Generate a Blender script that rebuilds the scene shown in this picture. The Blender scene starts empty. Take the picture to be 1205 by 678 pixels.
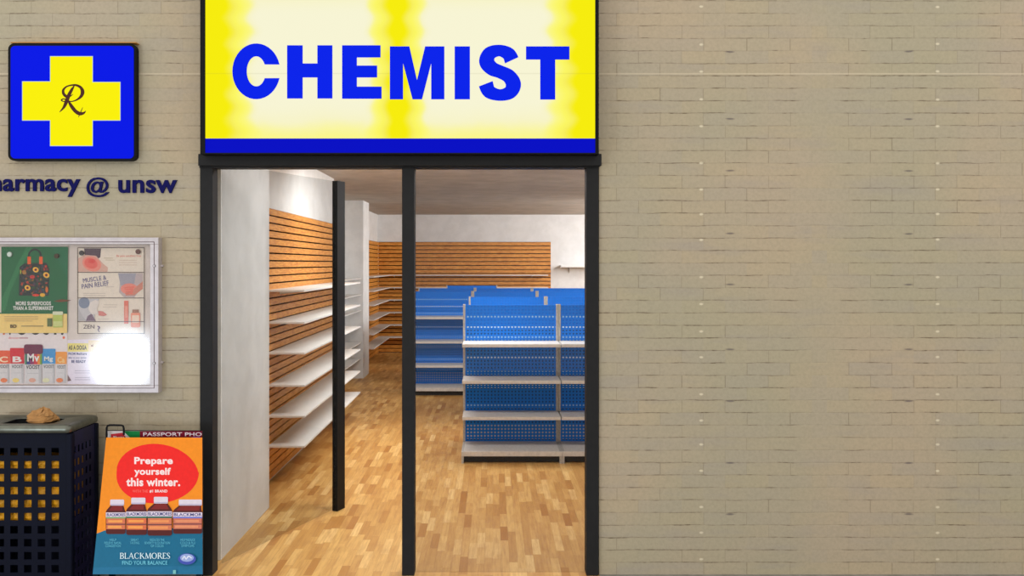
import bpy, bmesh, math, random
from mathutils import Vector, Matrix
random.seed(7)
C = bpy.context.scene.collection
F = 980.0            # focal length in pixels of the 1205x678 frame
VX, VY, EYE = 580.0, 310.0, 1.70
FD = 4.55            # distance of the brick front from the camera

# ------------------------------------------------------------ camera, world, lights
cam = bpy.data.cameras.new('camera'); co = bpy.data.objects.new('camera', cam); C.objects.link(co)
co.location = (0, 0, EYE); co.rotation_euler = (math.pi/2, 0, 0)
cam.sensor_width = 36; cam.lens = F/1205*36
cam.shift_x = (602.5-VX)/1205; cam.shift_y = -(339-VY)/1205
bpy.context.scene.camera = co
sc = bpy.context.scene
sc.view_settings.view_transform = 'Standard'; sc.view_settings.look = 'None'
sc.view_settings.gamma = 1; sc.view_settings.exposure = 0
sc.view_settings.use_curve_mapping = False
w = bpy.data.worlds.new('world'); sc.world = w; w.use_nodes = True
w.node_tree.nodes['Background'].inputs[0].default_value = (1.0, .965, .915, 1)
w.node_tree.nodes['Background'].inputs[1].default_value = 1.18

def area(name, loc, target, sx, sy, power, col=(1, 1, 1), spread=math.pi):
    l = bpy.data.lights.new(name, 'AREA'); l.shape = 'ELLIPSE' if name == 'glare_light' else 'RECTANGLE'; l.size = sx; l.size_y = sy
    l.energy = power; l.color = col; l.spread = spread
    o = bpy.data.objects.new(name, l); C.objects.link(o); o.location = loc
    o.rotation_euler = (Vector(target)-Vector(loc)).to_track_quat('-Z', 'Y').to_euler()
    return o
# shop ceiling lights (above the door head and along the right hand side of the shop)
area('shop_light', (-.2, 5.5, 2.6), (-.2, 5.5, 0), 1.2, .5, 46, (1, .99, .97))
area('shop_light', (-.25, 7.55, 2.6), (-.3, 8.1, 0), 2.0, .4, 82, (1, .99, .97))
area('shop_light', (2.5, 9.3, 2.55), (.3, 10.6, 0.4), .5, 1.6, 120, (1, 1, .99))
area('shop_light', (2.5, 12.6, 2.58), (-.4, 14.2, .3), .5, 1.8, 185, (1, 1, 1))
area('shop_light', (2.6, 14.6, 2.55), (-1.0, 15.6, 1.2), .4, 1.2, 55, (1, 1, 1))
# added light, unseen across the walkway, makes the glare in the board glass
area('glare_light', (-4.0, 0.0, .64), (-2.0, 4.5, .9), .68, .70, 40, (.70, .84, 1))

# ------------------------------------------------------------ materials
def s2l(c):
    c = c/255.0
    return c/12.92 if c <= .04045 else ((c+.055)/1.055)**2.4
def rgb(*c): return (s2l(c[0]), s2l(c[1]), s2l(c[2]), 1)
MC = {}
class NT:
    """small node helper"""
    def __init__(s, m): s.t = m.node_tree; s.n = s.t.nodes; s.l = s.t.links
    def new(s, typ, **kw):
        n = s.n.new(typ)
        for k, v in kw.items(): setattr(n, k, v)
        return n
    def put(s, inp, v):
        if isinstance(v, bpy.types.NodeSocket): s.l.new(v, inp)
        else: inp.default_value = v
    def m(s, op, a, b=0.0, c=0.0, clamp=False):
        n = s.new('ShaderNodeMath', operation=op); n.use_clamp = clamp
        s.put(n.inputs[0], a); s.put(n.inputs[1], b); s.put(n.inputs[2], c)
        return n.outputs[0]
    def sm(s, v, a, b, lo=0.0, hi=1.0):
        n = s.new('ShaderNodeMapRange', interpolation_type='SMOOTHSTEP')
        s.put(n.inputs[0], v); s.put(n.inputs[1], a); s.put(n.inputs[2], b); s.put(n.inputs[3], lo); s.put(n.inputs[4], hi)
        return n.outputs[0]
    def mix(s, f, a, b, mode='MIX'):
        n = s.new('ShaderNodeMix', data_type='RGBA', blend_type=mode)
        s.put(n.inputs[0], f); s.put(n.inputs[6], a); s.put(n.inputs[7], b)
        return n.outputs[2]
    def noise(s, vec, scale, detail=2.0, rough=.5):
        n = s.new('ShaderNodeTexNoise'); s.put(n.inputs['Vector'], vec)
        n.inputs['Scale'].default_value = scale; n.inputs['Detail'].default_value = detail; n.inputs['Roughness'].default_value = rough
        return n.outputs[0]
    def vec(s, x, y, z):
        n = s.new('ShaderNodeCombineXYZ'); s.put(n.inputs[0], x); s.put(n.inputs[1], y); s.put(n.inputs[2], z); return n.outputs[0]
    def obj(s):
        t = s.new('ShaderNodeTexCoord').outputs['Object']
        x = s.new('ShaderNodeSeparateXYZ'); s.l.new(t, x.inputs[0]); return t, x.outputs[0], x.outputs[1], x.outputs[2]
    def bump(s, h, strength, dist):
        n = s.new('ShaderNodeBump'); n.inputs['Strength'].default_value = strength; n.inputs['Distance'].default_value = dist
        s.put(n.inputs['Height'], h); s.l.new(n.outputs[0], s.bsdf().inputs['Normal'])
    def bsdf(s): return s.n['Principled BSDF']
def base(name, col, rough=.6, metal=0.0, spec=.5):
    m = bpy.data.materials.new(name); m.use_nodes = True
    b = m.node_tree.nodes['Principled BSDF']
    b.inputs['Base Color'].default_value = col; b.inputs['Roughness'].default_value = rough
    b.inputs['Metallic'].default_value = metal; b.inputs['Specular IOR Level'].default_value = spec
    return m
def mat(name, col, rough=.6, metal=0.0, var=.06, scale=30, spec=.5):
    """plain coloured material with slight procedural variation"""
    key = (name, col)
    if key in MC: return MC[key]
    m = base(name, rgb(*col), rough, metal, spec); N = NT(m); t, x, y, z = N.obj()
    f = N.noise(t, scale, 3)
    c = rgb(*col)
    a = tuple(v*(1-var) for v in c[:3])+(1,); b2 = tuple(min(1, v*(1+var)) for v in c[:3])+(1,)
    N.put(N.bsdf().inputs['Base Color'], N.mix(N.sm(f, .3, .7), a, b2))
    MC[key] = m; return m
def ink(col, name=None): return mat(name or 'printed_ink', col, .45, 0, .03, 60, .2)
def emis(name, col, k):
    m = base(name, (0, 0, 0, 1), .35); b = m.node_tree.nodes['Principled BSDF']
    b.inputs['Base Color'].default_value = (0, 0, 0, 1); b.inputs['Specular IOR Level'].default_value = .05; b.inputs['Roughness'].default_value = .6
    b.inputs['Emission Color'].default_value = rgb(*col); b.inputs['Emission Strength'].default_value = k
    return m
def glassm(name, tint, gloss, rough):
    m = bpy.data.materials.new(name); m.use_nodes = True; N = NT(m); N.n.remove(N.bsdf())
    out = N.n['Material Output']
    tr = N.new('ShaderNodeBsdfTransparent'); tr.inputs[0].default_value = tint
    gl = N.new('ShaderNodeBsdfGlossy'); gl.inputs['Roughness'].default_value = rough
    mx = N.new('ShaderNodeMixShader')
    if gloss < .3: mx.inputs[0].default_value = gloss      # coated, nearly reflection-free glass
    else:
        fr = N.new('ShaderNodeFresnel'); fr.inputs[0].default_value = 1.45; N.put(mx.inputs[0], N.m('MULTIPLY', fr.outputs[0], gloss, clamp=True))
    N.l.new(tr.outputs[0], mx.inputs[1]); N.l.new(gl.outputs[0], mx.inputs[2]); N.l.new(mx.outputs[0], out.inputs[0])
    return m

def brick_material():
    m = base('painted_brick', rgb(176, 165, 140), .75, 0, .25); N = NT(m); t, x, y, z = N.obj()
    P = 215.3
    wob = N.m('MULTIPLY', N.m('SUBTRACT', N.noise(N.vec(N.m('MULTIPLY', x, 5.0), 0.0, N.m('MULTIPLY', z, 3.0)), 1.0, 3), .5), .011)
    wz = N.m('ADD', z, wob)
    ux = N.m('ABSOLUTE', N.m('SUBTRACT', x, 1.784))
    rz = N.m('DIVIDE', N.m('SUBTRACT', wz, 1.02), .0682)
    row = N.m('FLOOR', rz); fz = N.m('FRACT', rz)
    dh = N.m('MULTIPLY', N.m('MINIMUM', fz, N.m('SUBTRACT', 1.0, fz)), .0682)
    lh = N.sm(dh, .0008, .0050, 1.0, 0.0)
    odd = N.m('FLOORED_MODULO', row, 2.0)
    cx = N.m('DIVIDE', N.m('SUBTRACT', N.m('SUBTRACT', ux, .041), N.m('MULTIPLY', odd, .1185)), .237)
    cx = N.m('ADD', cx, 20.0)
    col = N.m('FLOOR', cx); fx = N.m('FRACT', cx)
    dv = N.m('MULTIPLY', N.m('MINIMUM', fx, N.m('SUBTRACT', 1.0, fx)), .237)
    lv = N.sm(dv, .0008, .004, 1.0, 0.0)
    # irregular break-up of the painted-over joints
    uxv = N.vec(N.m('MULTIPLY', ux, 3.2), row, 0.0)
    brk = N.sm(N.noise(uxv, 1.9, 3, .6), .47, .60)
    thin = N.sm(N.noise(N.vec(N.m('MULTIPLY', ux, 40.0), N.m('MULTIPLY', z, 60.0), 3.0), 1.0, 2), .3, .7, .45, 1.0)
    brv = N.sm(N.noise(N.vec(N.m('MULTIPLY', col, 1.37), N.m('MULTIPLY', row, 1.71), 5.0), 1.7, 1), .46, .66)
    mask = N.m('MAXIMUM', N.m('MULTIPLY', N.m('MULTIPLY', lh, N.m('MULTIPLY_ADD', brk, .80, .20)), thin),
               N.m('MULTIPLY', lv, N.m('MULTIPLY', brv, .45)))
    wn = N.new('ShaderNodeTexWhiteNoise', noise_dimensions='3D'); N.put(wn.inputs[0], N.vec(row, col, 1.0))
    big = N.noise(t, 1.1, 2)
    c = N.mix(N.sm(big, .3, .7), rgb(180, 171, 144), rgb(192, 174, 146))
    c = N.mix(N.m('MULTIPLY', wn.outputs[0], .30), c, rgb(170, 164, 156))
    c = N.mix(N.m('MULTIPLY', N.sm(N.noise(t, 55, 5, .75), .35, .7), .17), c, rgb(120, 112, 96))
    c = N.mix(N.m('MULTIPLY', N.sm(N.noise(N.vec(N.m('MULTIPLY', x, .7), 0.0, N.m('MULTIPLY', z, 4.0)), 3.0, 3), .5, .75), .25), c, rgb(160, 152, 150))
    c = N.mix(N.m('MULTIPLY', N.m('MULTIPLY', mask, N.sm(ux, .10, .16, .15, 1.0)), .85), c, rgb(92, 74, 54))
    # flecks of paint and dark smudges where the wall has them
    pale = None; dark = None
    for py in (8, 52, 84, 117, 149, 192, 223, 252, 282, 326, 358, 390, 420, 464, 495, 523, 554, 597, 627, 658):
        zz = EYE-(py-310)/P; xx = (1103-964)/P
        d = N.m('SQRT', N.m('ADD', N.m('POWER', N.m('MULTIPLY', N.m('SUBTRACT', ux, xx), .6), 2.0), N.m('POWER', N.m('SUBTRACT', wz, zz), 2.0)))
        v = N.sm(d, .003, .009, 1.0, 0.0); pale = v if pale is None else N.m('MAXIMUM', pale, v)
    for py in (61, 140, 201, 275, 335, 411, 472, 545, 605):
        zz = EYE-(py-310)/P; xx = (964-859)/P
        d = N.m('SQRT', N.m('ADD', N.m('POWER', N.m('MULTIPLY', N.m('SUBTRACT', ux, xx), .22), 2.0), N.m('POWER', N.m('SUBTRACT', wz, zz), 2.0)))
        v = N.sm(d, .002, .0075, 1.0, 0.0); dark = v if dark is None else N.m('MAXIMUM', dark, v)
    c = N.mix(N.m('MULTIPLY', pale, .65), c, rgb(238, 228, 200))
    c = N.mix(N.m('MULTIPLY', dark, .6), c, rgb(70, 62, 78))
    seam = N.sm(N.m('ABSOLUTE', N.m('SUBTRACT', z, 2.736)), .001, .006, 1.0, 0.0)
    c = N.mix(N.m('MULTIPLY', seam, .5), c, rgb(222, 208, 180))
    N.put(N.bsdf().inputs['Base Color'], c)
    N.bump(N.m('SUBTRACT', N.m('MULTIPLY', N.noise(t, 60, 3), .6), N.m('MULTIPLY', mask, .7)), .4, .004)
    return m
def wood_floor_material():
    m = base('strip_wood_floor', rgb(190, 145, 85), .42, 0, .35); N = NT(m); t, x, y, z = N.obj()
    cx = N.m('DIVIDE', x, .047); col = N.m('FLOOR', cx)
    w1 = N.new('ShaderNodeTexWhiteNoise', noise_dimensions='1D'); N.put(w1.inputs['W'], col)
    cy = N.m('ADD', N.m('DIVIDE', y, .27), N.m('MULTIPLY', w1.outputs[0], 7.3)); row = N.m('FLOOR', cy)
    w2 = N.new('ShaderNodeTexWhiteNoise', noise_dimensions='3D'); N.put(w2.inputs[0], N.vec(col, row, 2.0))
    r = N.new('ShaderNodeValToRGB'); N.l.new(w2.outputs[0], r.inputs[0])
    e = r.color_ramp.elements; e[0].position = 0; e[0].color = rgb(176, 120, 56); e[1].position = 1; e[1].color = rgb(236, 196, 128)
    for p, c in ((.12, (196, 146, 78)), (.5, (210, 162, 92)), (.8, (221, 176, 104))):
        k = e.new(p); k.color = rgb(*c)
    g = N.noise(N.vec(N.m('MULTIPLY', x, 60.0), N.m('MULTIPLY', y, 4.0), w2.outputs[0]), 1.2, 4, .65)
    c = N.mix(N.m('MULTIPLY', N.sm(g, .35, .75), .45), r.outputs[0], rgb(158, 104, 52))
    g2 = N.noise(N.vec(N.m('MULTIPLY', x, 9.0), N.m('MULTIPLY', y, 3.0), 0.0), 1.5, 3, .6)
    c = N.mix(N.m('MULTIPLY', N.sm(g2, .45, .75), .3), c, rgb(168, 112, 58))
    fx = N.m('FRACT', cx); ex = N.m('MINIMUM', fx, N.m('SUBTRACT', 1.0, fx))
    fy = N.m('FRACT', cy); ey = N.m('MINIMUM', fy, N.m('SUBTRACT', 1.0, fy))
    gap = N.m('MAXIMUM', N.sm(ex, .0, .03, 1.0, 0.0), N.sm(ey, .0, .006, 1.0, 0.0))
    c = N.mix(N.m('MULTIPLY', gap, .35), c, rgb(130, 86, 44))
    N.put(N.bsdf().inputs['Base Color'], c); return m
def board_wood_material():
    m = base('orange_slat_wood', rgb(214, 146, 70), .5, 0, .3); N = NT(m); t, x, y, z = N.obj()
    g = N.noise(N.vec(N.m('MULTIPLY', x, 6.0), N.m('MULTIPLY', y, 6.0), N.m('MULTIPLY', z, 60.0)), 1.6, 4, .65)
    row = N.m('FLOOR', N.m('DIVIDE', z, .0584))
    wn = N.new('ShaderNodeTexWhiteNoise', noise_dimensions='1D'); N.put(wn.inputs['W'], row)
    c = N.mix(N.sm(g, .3, .72), rgb(236, 166, 76), rgb(180, 108, 36))
    c = N.mix(N.m('MULTIPLY', wn.outputs[0], .25), c, rgb(190, 122, 54))
    N.put(N.bsdf().inputs['Base Color'], c); return m
def peg_material():
    m = base('blue_pegboard', rgb(14, 108, 224), .6, 0, .12); N = NT(m); t, x, y, z = N.obj()
    S = .0306
    def grid(v, off):
        f = N.m('FRACT', N.m('ADD', N.m('DIVIDE', v, S), off)); return N.m('MULTIPLY', N.m('SUBTRACT', f, .5), S)
    dx = grid(x, .1); dz = grid(z, .62)
    d = N.m('SQRT', N.m('ADD', N.m('POWER', dx, 2.0), N.m('POWER', dz, 2.0)))
    hole = N.sm(d, .0060, .0095, 1.0, 0.0)
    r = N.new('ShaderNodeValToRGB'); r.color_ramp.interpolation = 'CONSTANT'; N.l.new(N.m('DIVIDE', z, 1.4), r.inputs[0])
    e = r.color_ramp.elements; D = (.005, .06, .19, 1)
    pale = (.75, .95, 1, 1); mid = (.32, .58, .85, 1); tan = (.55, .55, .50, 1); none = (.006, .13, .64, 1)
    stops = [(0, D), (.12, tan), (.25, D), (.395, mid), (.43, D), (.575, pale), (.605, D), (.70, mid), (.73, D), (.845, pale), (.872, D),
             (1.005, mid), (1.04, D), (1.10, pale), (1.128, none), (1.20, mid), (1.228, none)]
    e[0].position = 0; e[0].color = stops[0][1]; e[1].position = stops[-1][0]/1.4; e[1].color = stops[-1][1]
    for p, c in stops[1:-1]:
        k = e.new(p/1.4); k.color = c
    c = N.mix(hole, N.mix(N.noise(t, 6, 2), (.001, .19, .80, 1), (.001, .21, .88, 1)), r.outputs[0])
    N.put(N.bsdf().inputs['Base Color'], c); return m
def plaster(name, a, b, sc=5):
    m = base(name, rgb(*a), .85, 0, .2); N = NT(m); t, x, y, z = N.obj()
    c = N.mix(N.sm(N.noise(t, sc, 5, .65), .35, .65), rgb(*a), rgb(*b))
    N.put(N.bsdf().inputs['Base Color'], c); N.bump(N.noise(t, 70, 3), .12, .002); return m
def lightbox_material(x0, x1, z0, z1, xm):
    """backlit acrylic: pale over the lamps, deeper yellow at the rim and between the two lamp banks"""
    m = base('backlit_yellow_acrylic', rgb(250, 240, 40), .3); N = NT(m); t, x, y, z = N.obj()
    wav = N.m('MULTIPLY', N.m('SINE', N.m('MULTIPLY', z, 2*math.pi/.135)), .016)
    nz = N.m('MULTIPLY', N.m('SUBTRACT', N.noise(t, 4, 3), .5), .08)
    ed = N.m('MINIMUM', N.m('SUBTRACT', x, x0), N.m('SUBTRACT', x1, x))
    mid = N.m('ADD', N.m('MULTIPLY', N.m('ABSOLUTE', N.m('SUBTRACT', x, xm)), 1.35), .05)
    d = N.m('ADD', N.m('ADD', N.m('MINIMUM', ed, mid), wav), nz)
    f = N.sm(d, .09, .29)
    bot = N.sm(N.m('ADD', N.m('SUBTRACT', z, z0), nz), -.05, .20)
    f = N.m('MULTIPLY', f, N.m('MULTIPLY_ADD', bot, .35, .65))
    top = N.sm(z, 3.02, 3.20, 1.0, .75)
    f = N.m('MULTIPLY', f, top)
    c = N.mix(f, rgb(246, 236, 2), rgb(247, 244, 212))
    c = N.mix(N.sm(N.m('MULTIPLY', f, N.m('SUBTRACT', 1.0, f)), .10, .25, 0.0, .5), c, rgb(255, 252, 20))
    seam = N.sm(N.m('ABSOLUTE', N.m('SUBTRACT', z, 2.71)), .001, .005, 1.0, 0.0)
    c = N.mix(N.m('MULTIPLY', seam, .12), c, rgb(120, 110, 60))
    b = N.bsdf(); b.inputs['Base Color'].default_value = (0, 0, 0, 1); b.inputs['Specular IOR Level'].default_value = .05
    N.put(b.inputs['Emission Color'], c); b.inputs['Emission Strength'].default_value = 1.0
    return m

M_brick = brick_material(); M_floor = wood_floor_material(); M_slat = board_wood_material(); M_peg = peg_material()
M_wall = plaster('white_plaster', (232, 231, 229), (222, 221, 219)); M_ceil = plaster('ceiling_paint', (184, 175, 164), (170, 162, 152), 3)
M_frame = mat('black_aluminium', (40, 40, 41), .55, 0, .05, 30, .12); M_frame2 = mat('black_aluminium_door', (27, 27, 28), .5, 0, .05, 30, .15)
M_groove = mat('dark_groove', (34, 20, 10), .9, 0, .05, 30, .05); M_shelfw = mat('white_shelf', (226, 224, 220), .5, 0, .03)
M_metal = mat('grey_painted_steel', (186, 182, 174), .5, 0, .12, 60); M_shelfm = mat('pale_steel_shelf', (216, 212, 205), .45, 0, .08, 40)
M_dark = mat('dark_plinth', (40, 38, 36), .7)
M_navy = mat('navy_paint', (12, 14, 84), .6, 0, .05, 30, .1); M_blk = mat('black_plastic', (10, 11, 16), .55, 0, .05, 30, .15)
M_bin = mat('dark_blue_steel', (3, 7, 28), .6, 0, .1, 30, .15); M_steel = mat('brushed_steel', (108, 110, 100), .34, .8, .15)
M_pave = plaster('pavement_concrete', (150, 145, 138), (132, 128, 120), 9)
M_glass = glassm('shop_glass', (.87, .87, .875, 1), .015, .02); M_dglass = glassm('door_glass', (.86, .87, .875, 1), .02, .02)
M_bglass = glassm('board_glass', (.99, .985, .98, 1), .65, .10)

# ------------------------------------------------------------ mesh helpers
class MB:
    def __init__(s): s.v = []; s.f = []; s.mi = []; s.mats = []
    def mid(s, m):
        if m not in s.mats: s.mats.append(m)
        return s.mats.index(m)
    def add(s, vs, fs, m):
        o = len(s.v); s.v += [Vector(v) for v in vs]; k = s.mid(m)
        for f in fs: s.f.append([i+o for i in f]); s.mi.append(k)
        return s
    def box(s, x0, x1, y0, y1, z0, z1, m, bev=0.0):
        bm = bmesh.new(); bmesh.ops.create_cube(bm, size=1)
        for v in bm.verts:
            v.co = Vector(((x0+x1)/2+v.co.x*(x1-x0), (y0+y1)/2+v.co.y*(y1-y0), (z0+z1)/2+v.co.z*(z1-z0)))
        if bev > 0: bmesh.ops.bevel(bm, geom=bm.edges[:], offset=bev, segments=2, affect='EDGES', profile=.5)
        bm.verts.index_update(); s.add([v.co.copy() for v in bm.verts], [[v.index for v in f.verts] for f in bm.faces], m); bm.free(); return s
    def prism(s, pts, d, m):
        """closed outline of 3D points pushed along d"""
        n = len(pts); P = [Vector(p) for p in pts]; d = Vector(d)
        s.add(P+[p+d for p in P], [list(range(n))[::-1], list(range(n, 2*n))]+[[i, (i+1) % n, n+(i+1) % n, n+i] for i in range(n)], m); return s
    def tube(s, pts, r, m, seg=10):
        P = [Vector(p) for p in pts]; vs = []; fs = []
        for i, p in enumerate(P):
            t = (P[min(i+1, len(P)-1)]-P[max(i-1, 0)]).normalized()
            a = t.cross(Vector((0, 1, 0)));  a = a if a.length > .2 else t.cross(Vector((1, 0, 0)))
            a.normalize(); b = t.cross(a)
            for k in range(seg):
                th = 2*math.pi*k/seg; vs.append(p+r*(math.cos(th)*a+math.sin(th)*b))
        for i in range(len(P)-1):
            for k in range(seg):
                k2 = (k+1) % seg; fs.append([i*seg+k, i*seg+k2, (i+1)*seg+k2, (i+1)*seg+k])
        fs.append(list(range(seg))[::-1]); fs.append([len(vs)-seg+k for k in range(seg)])
        return s.add(vs, fs, m)
    def xform(s, M):
        s.v = [M @ v for v in s.v]; return s
WL = {}
def build(name, mb, parent=None, origin=None, smooth=False):
    me = bpy.data.meshes.new(name)
    if parent is not None: off = WL[parent.name]
    elif origin is not None: off = Vector(origin)
    else:
        xs = [v.x for v in mb.v]; ys = [v.y for v in mb.v]; zs = [v.z for v in mb.v]
        off = Vector(((min(xs)+max(xs))/2, (min(ys)+max(ys))/2, min(zs)))
    me.from_pydata([v-off for v in mb.v], [], mb.f)
    for m in mb.mats: me.materials.append(m)
    for p, k in zip(me.polygons, mb.mi): p.material_index = k; p.use_smooth = smooth
    me.update()
    o = bpy.data.objects.new(name, me); C.objects.link(o)
    if parent is not None: o.parent = parent
    else: o.location = off
    WL[o.name] = off
    return o
def empty(name, loc):
    o = bpy.data.objects.new(name, None); C.objects.link(o); o.location = loc; o.empty_display_size = .1
    WL[o.name] = Vector(loc); return o
def tag(o, label=None, cat=None, group=None, kind=None):
    if label: o['label'] = label
    if cat: o['category'] = cat
    if group: o['group'] = group
    if kind: o['kind'] = kind
    return o
def struct(name, mb, parent=None):
    o = build(name, mb, parent, origin=(0, 0, 0))
    if parent is None: o['kind'] = 'structure'
    return o
def copy_tree(o, parent=None):
    c = o.copy(); C.objects.link(c); c.parent = parent
    for ch in list(o.children): copy_tree(ch, c)
    return c

# flat printing on a plane: outlines measured in the photo, laid on the real plane of the sheet
class Sheet:
    def __init__(s, p0, n): s.p0 = Vector(p0); s.n = Vector(n).normalized(); s.mb = MB(); s.k = 0
    def at(s, px, py, off=0.0):
        d = Vector(((px-VX)/F, 1, -(py-VY)/F)); p = s.p0+s.n*off
        o = Vector((0, 0, EYE)); return o+d*((p-o).dot(s.n)/d.dot(s.n))
    def off(s): s.k += 1; return s.k*.00010
    def poly(s, pts, m):
        o = s.off(); s.mb.add([s.at(x, y, o) for x, y in pts], [list(range(len(pts)))], m)
    def rect(s, x0, y0, x1, y1, m): s.poly([(x0, y0), (x1, y0), (x1, y1), (x0, y1)], m)
    def ell(s, cx, cy, rx, ry, m, n=28, a0=0, a1=2*math.pi, rot=0):
        pts = []
        for i in range(n):
            t = a0+(a1-a0)*i/n; u = rx*math.cos(t); v = ry*math.sin(t)
            pts.append((cx+u*math.cos(rot)-v*math.sin(rot), cy+u*math.sin(rot)+v*math.cos(rot)))
        s.poly(pts, m)
    def text(s, txt, x0, y0, x1, y1, m, bold=.0, rot=0.0, shear=0.0):
        vs, fs = text_geo(txt, bold); o = s.off()
        cx, cy = (x0+x1)/2, (y0+y1)/2; P = []
        for a, b in vs:
            X = x0+(x1-x0)*a+shear*(b-.5)*(y1-y0); Y = y1-(y1-y0)*b; X -= cx; Y -= cy
            P.append(s.at(cx+X*math.cos(rot)-Y*math.sin(rot), cy+X*math.sin(rot)+Y*math.cos(rot), o))
        s.mb.add(P, fs, m)
    def stroke(s, pts, m, sx=1, ox=0, oy=0):
        o = s.off(); L, R = stroke2d(pts); n = len(L)
        V = [s.at(ox+x*sx, oy+y*sx, o) for x, y in L+R]
        s.mb.add(V, [[i, i+1, n+i+1, n+i] for i in range(n-1)], m)
    def slab(s, pts, th, m):
        """board of real thickness behind the sheet plane"""
        s.mb.prism([s.at(x, y) for x, y in pts], -s.n*th, m)
def cr(a, b, c, d, t): return .5*((2*b)+(-a+c)*t+(2*a-5*b+4*c-d)*t*t+(-a+3*b-3*c+d)*t*t*t)
def stroke2d(pts, n=8):
    q = [pts[0]]+list(pts)+[pts[-1]]; S = []
    for i in range(1, len(q)-2):
        for k in range(n): S.append([cr(q[i-1][j], q[i][j], q[i+1][j], q[i+2][j], k/n) for j in range(3)])
    S.append(list(pts[-1])); L = []; R = []
    for i, (x, y, w_) in enumerate(S):
        a = S[max(i-1, 0)]; b = S[min(i+1, len(S)-1)]; dx, dy = b[0]-a[0], b[1]-a[1]; l = math.hypot(dx, dy) or 1
        nx, ny = -dy/l, dx/l; L.append((x+nx*w_/2, y+ny*w_/2)); R.append((x-nx*w_/2, y-ny*w_/2))
    return L, R
TG = {}
def text_geo(txt, bold=0.0):
    """glyph faces of a line of text in a unit box"""
    if (txt, bold) in TG: return TG[(txt, bold)]
    cu = bpy.data.curves.new('t', 'FONT'); cu.body = txt; cu.offset = bold; cu.resolution_u = 5
    if bold: cu.space_character = 1.0+bold*1.6
    ob = bpy.data.objects.new('t', cu); C.objects.link(ob); dg = bpy.context.evaluated_depsgraph_get(); dg.update()
    me = bpy.data.meshes.new_from_object(ob.evaluated_get(dg))
    vs = [(v.co.x, v.co.y) for v in me.vertices]; fs = [list(p.vertices) for p in me.polygons]
    x0 = min(v[0] for v in vs); x1 = max(v[0] for v in vs); y0 = min(v[1] for v in vs); y1 = max(v[1] for v in vs)
    vs = [((x-x0)/(x1-x0), (y-y0)/(y1-y0)) for x, y in vs]
    bpy.data.objects.remove(ob); bpy.data.curves.remove(cu); bpy.data.meshes.remove(me)
    TG[(txt, bold)] = (vs, fs); return vs, fs
def glyph_meshes(txt, bold, sh, x0, y0, x1, y1, th, m):
    """raised letters, one mesh per letter, left to right"""
    vs, fs = text_geo(txt, bold); par = list(range(len(vs)))
    # weld duplicate positions, then find islands
    key = {}; rep = [key.setdefault((round(a, 5), round(b, 5)), i) for i, (a, b) in enumerate(vs)]
    par = list(range(len(vs)))
    def find(i):
        while par[i] != i: par[i] = par[par[i]]; i = par[i]
        return i
    for f in fs:
        for i in f: par[find(rep[i])] = find(rep[f[0]])
    groups = {}
    for f in fs: groups.setdefault(find(rep[f[0]]), []).append(f)
    out = []
    for g in sorted(groups.values(), key=lambda g: min(vs[i][0] for f in g for i in f)):
        mb = MB(); idx = {}; P = []; FF = []
        for f in g:
            ff = []
            for i in f:
                i = rep[i]
                if i not in idx: idx[i] = len(P); a, b = vs[i]; P.append(sh.at(x0+(x1-x0)*a, y1-(y1-y0)*b))
                ff.append(idx[i])
            ff = [a for k, a in enumerate(ff) if a != ff[k-1]]
            if len(ff) > 2: FF.append(ff)
        n = len(P); edges = {}
        for f in FF:
            for k in range(len(f)): e = (f[k], f[(k+1) % len(f)]); edges[e] = 1
        side = [[a, b, n+b, n+a] for (a, b) in edges if (b, a) not in edges]
        mb.add(P+[p-sh.n*th for p in P], FF+[[n+i for i in f[::-1]] for f in FF]+side, m); out.append(mb)
    return out

def X(px, D): return (px-VX)*D/F
def Z(py, D): return EYE-(py-VY)*D/F

# ------------------------------------------------------------ setting: front wall, pavement
OX0, OX1, OZ = -1.600, .580, 2.285          # shop opening
mb = MB()
mb.box(-3.4, OX0, FD, FD+.22, 0, 3.9, M_brick); mb.box(OX1, 3.6, FD, FD+.22, 0, 3.9, M_brick); mb.box(OX0, OX1, FD, FD+.22, OZ, 3.9, M_brick)
struct('wall_front', mb)
struct('floor_walkway', MB().box(-6, 6, -4, FD-.06, -.1, 0, M_pave).box(-6, OX0, FD-.06, FD, -.1, 0, M_pave).box(OX1, 6, FD-.06, FD, -.1, 0, M_pave))
# shop shell
BY = 15.9; CH = 2.63
struct('floor', MB().box(-3.4, 4.2, FD, BY+.2, -.1, 0, M_floor).box(OX0, OX1, FD-.06, FD, -.1, 0, M_floor))
struct('ceiling', MB().box(-2.6, 4.2, FD+.22, BY+.2, CH, CH+.1, M_ceil))
struct('wall_left_front', MB().box(-2.0, -1.558, FD+.22, 5.80, 0, CH, M_wall)); struct('wall_left', MB().box(-2.0, -1.746, 5.80, 9.15, 0, CH, M_wall))
struct('wall_left_rear', MB().box(-2.45, -2.20, 9.15, BY, 0, CH, M_wall))
struct('wall_pier', MB().box(-2.20, -1.915, 12.30, 12.86, 0, CH, M_wall))
struct('wall_back', MB().box(-2.45, 4.1, BY, BY+.2, 0, CH, M_wall))
struct('wall_right', MB().box(3.9, 4.1, FD+.22, BY, 0, CH, M_wall))

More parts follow.
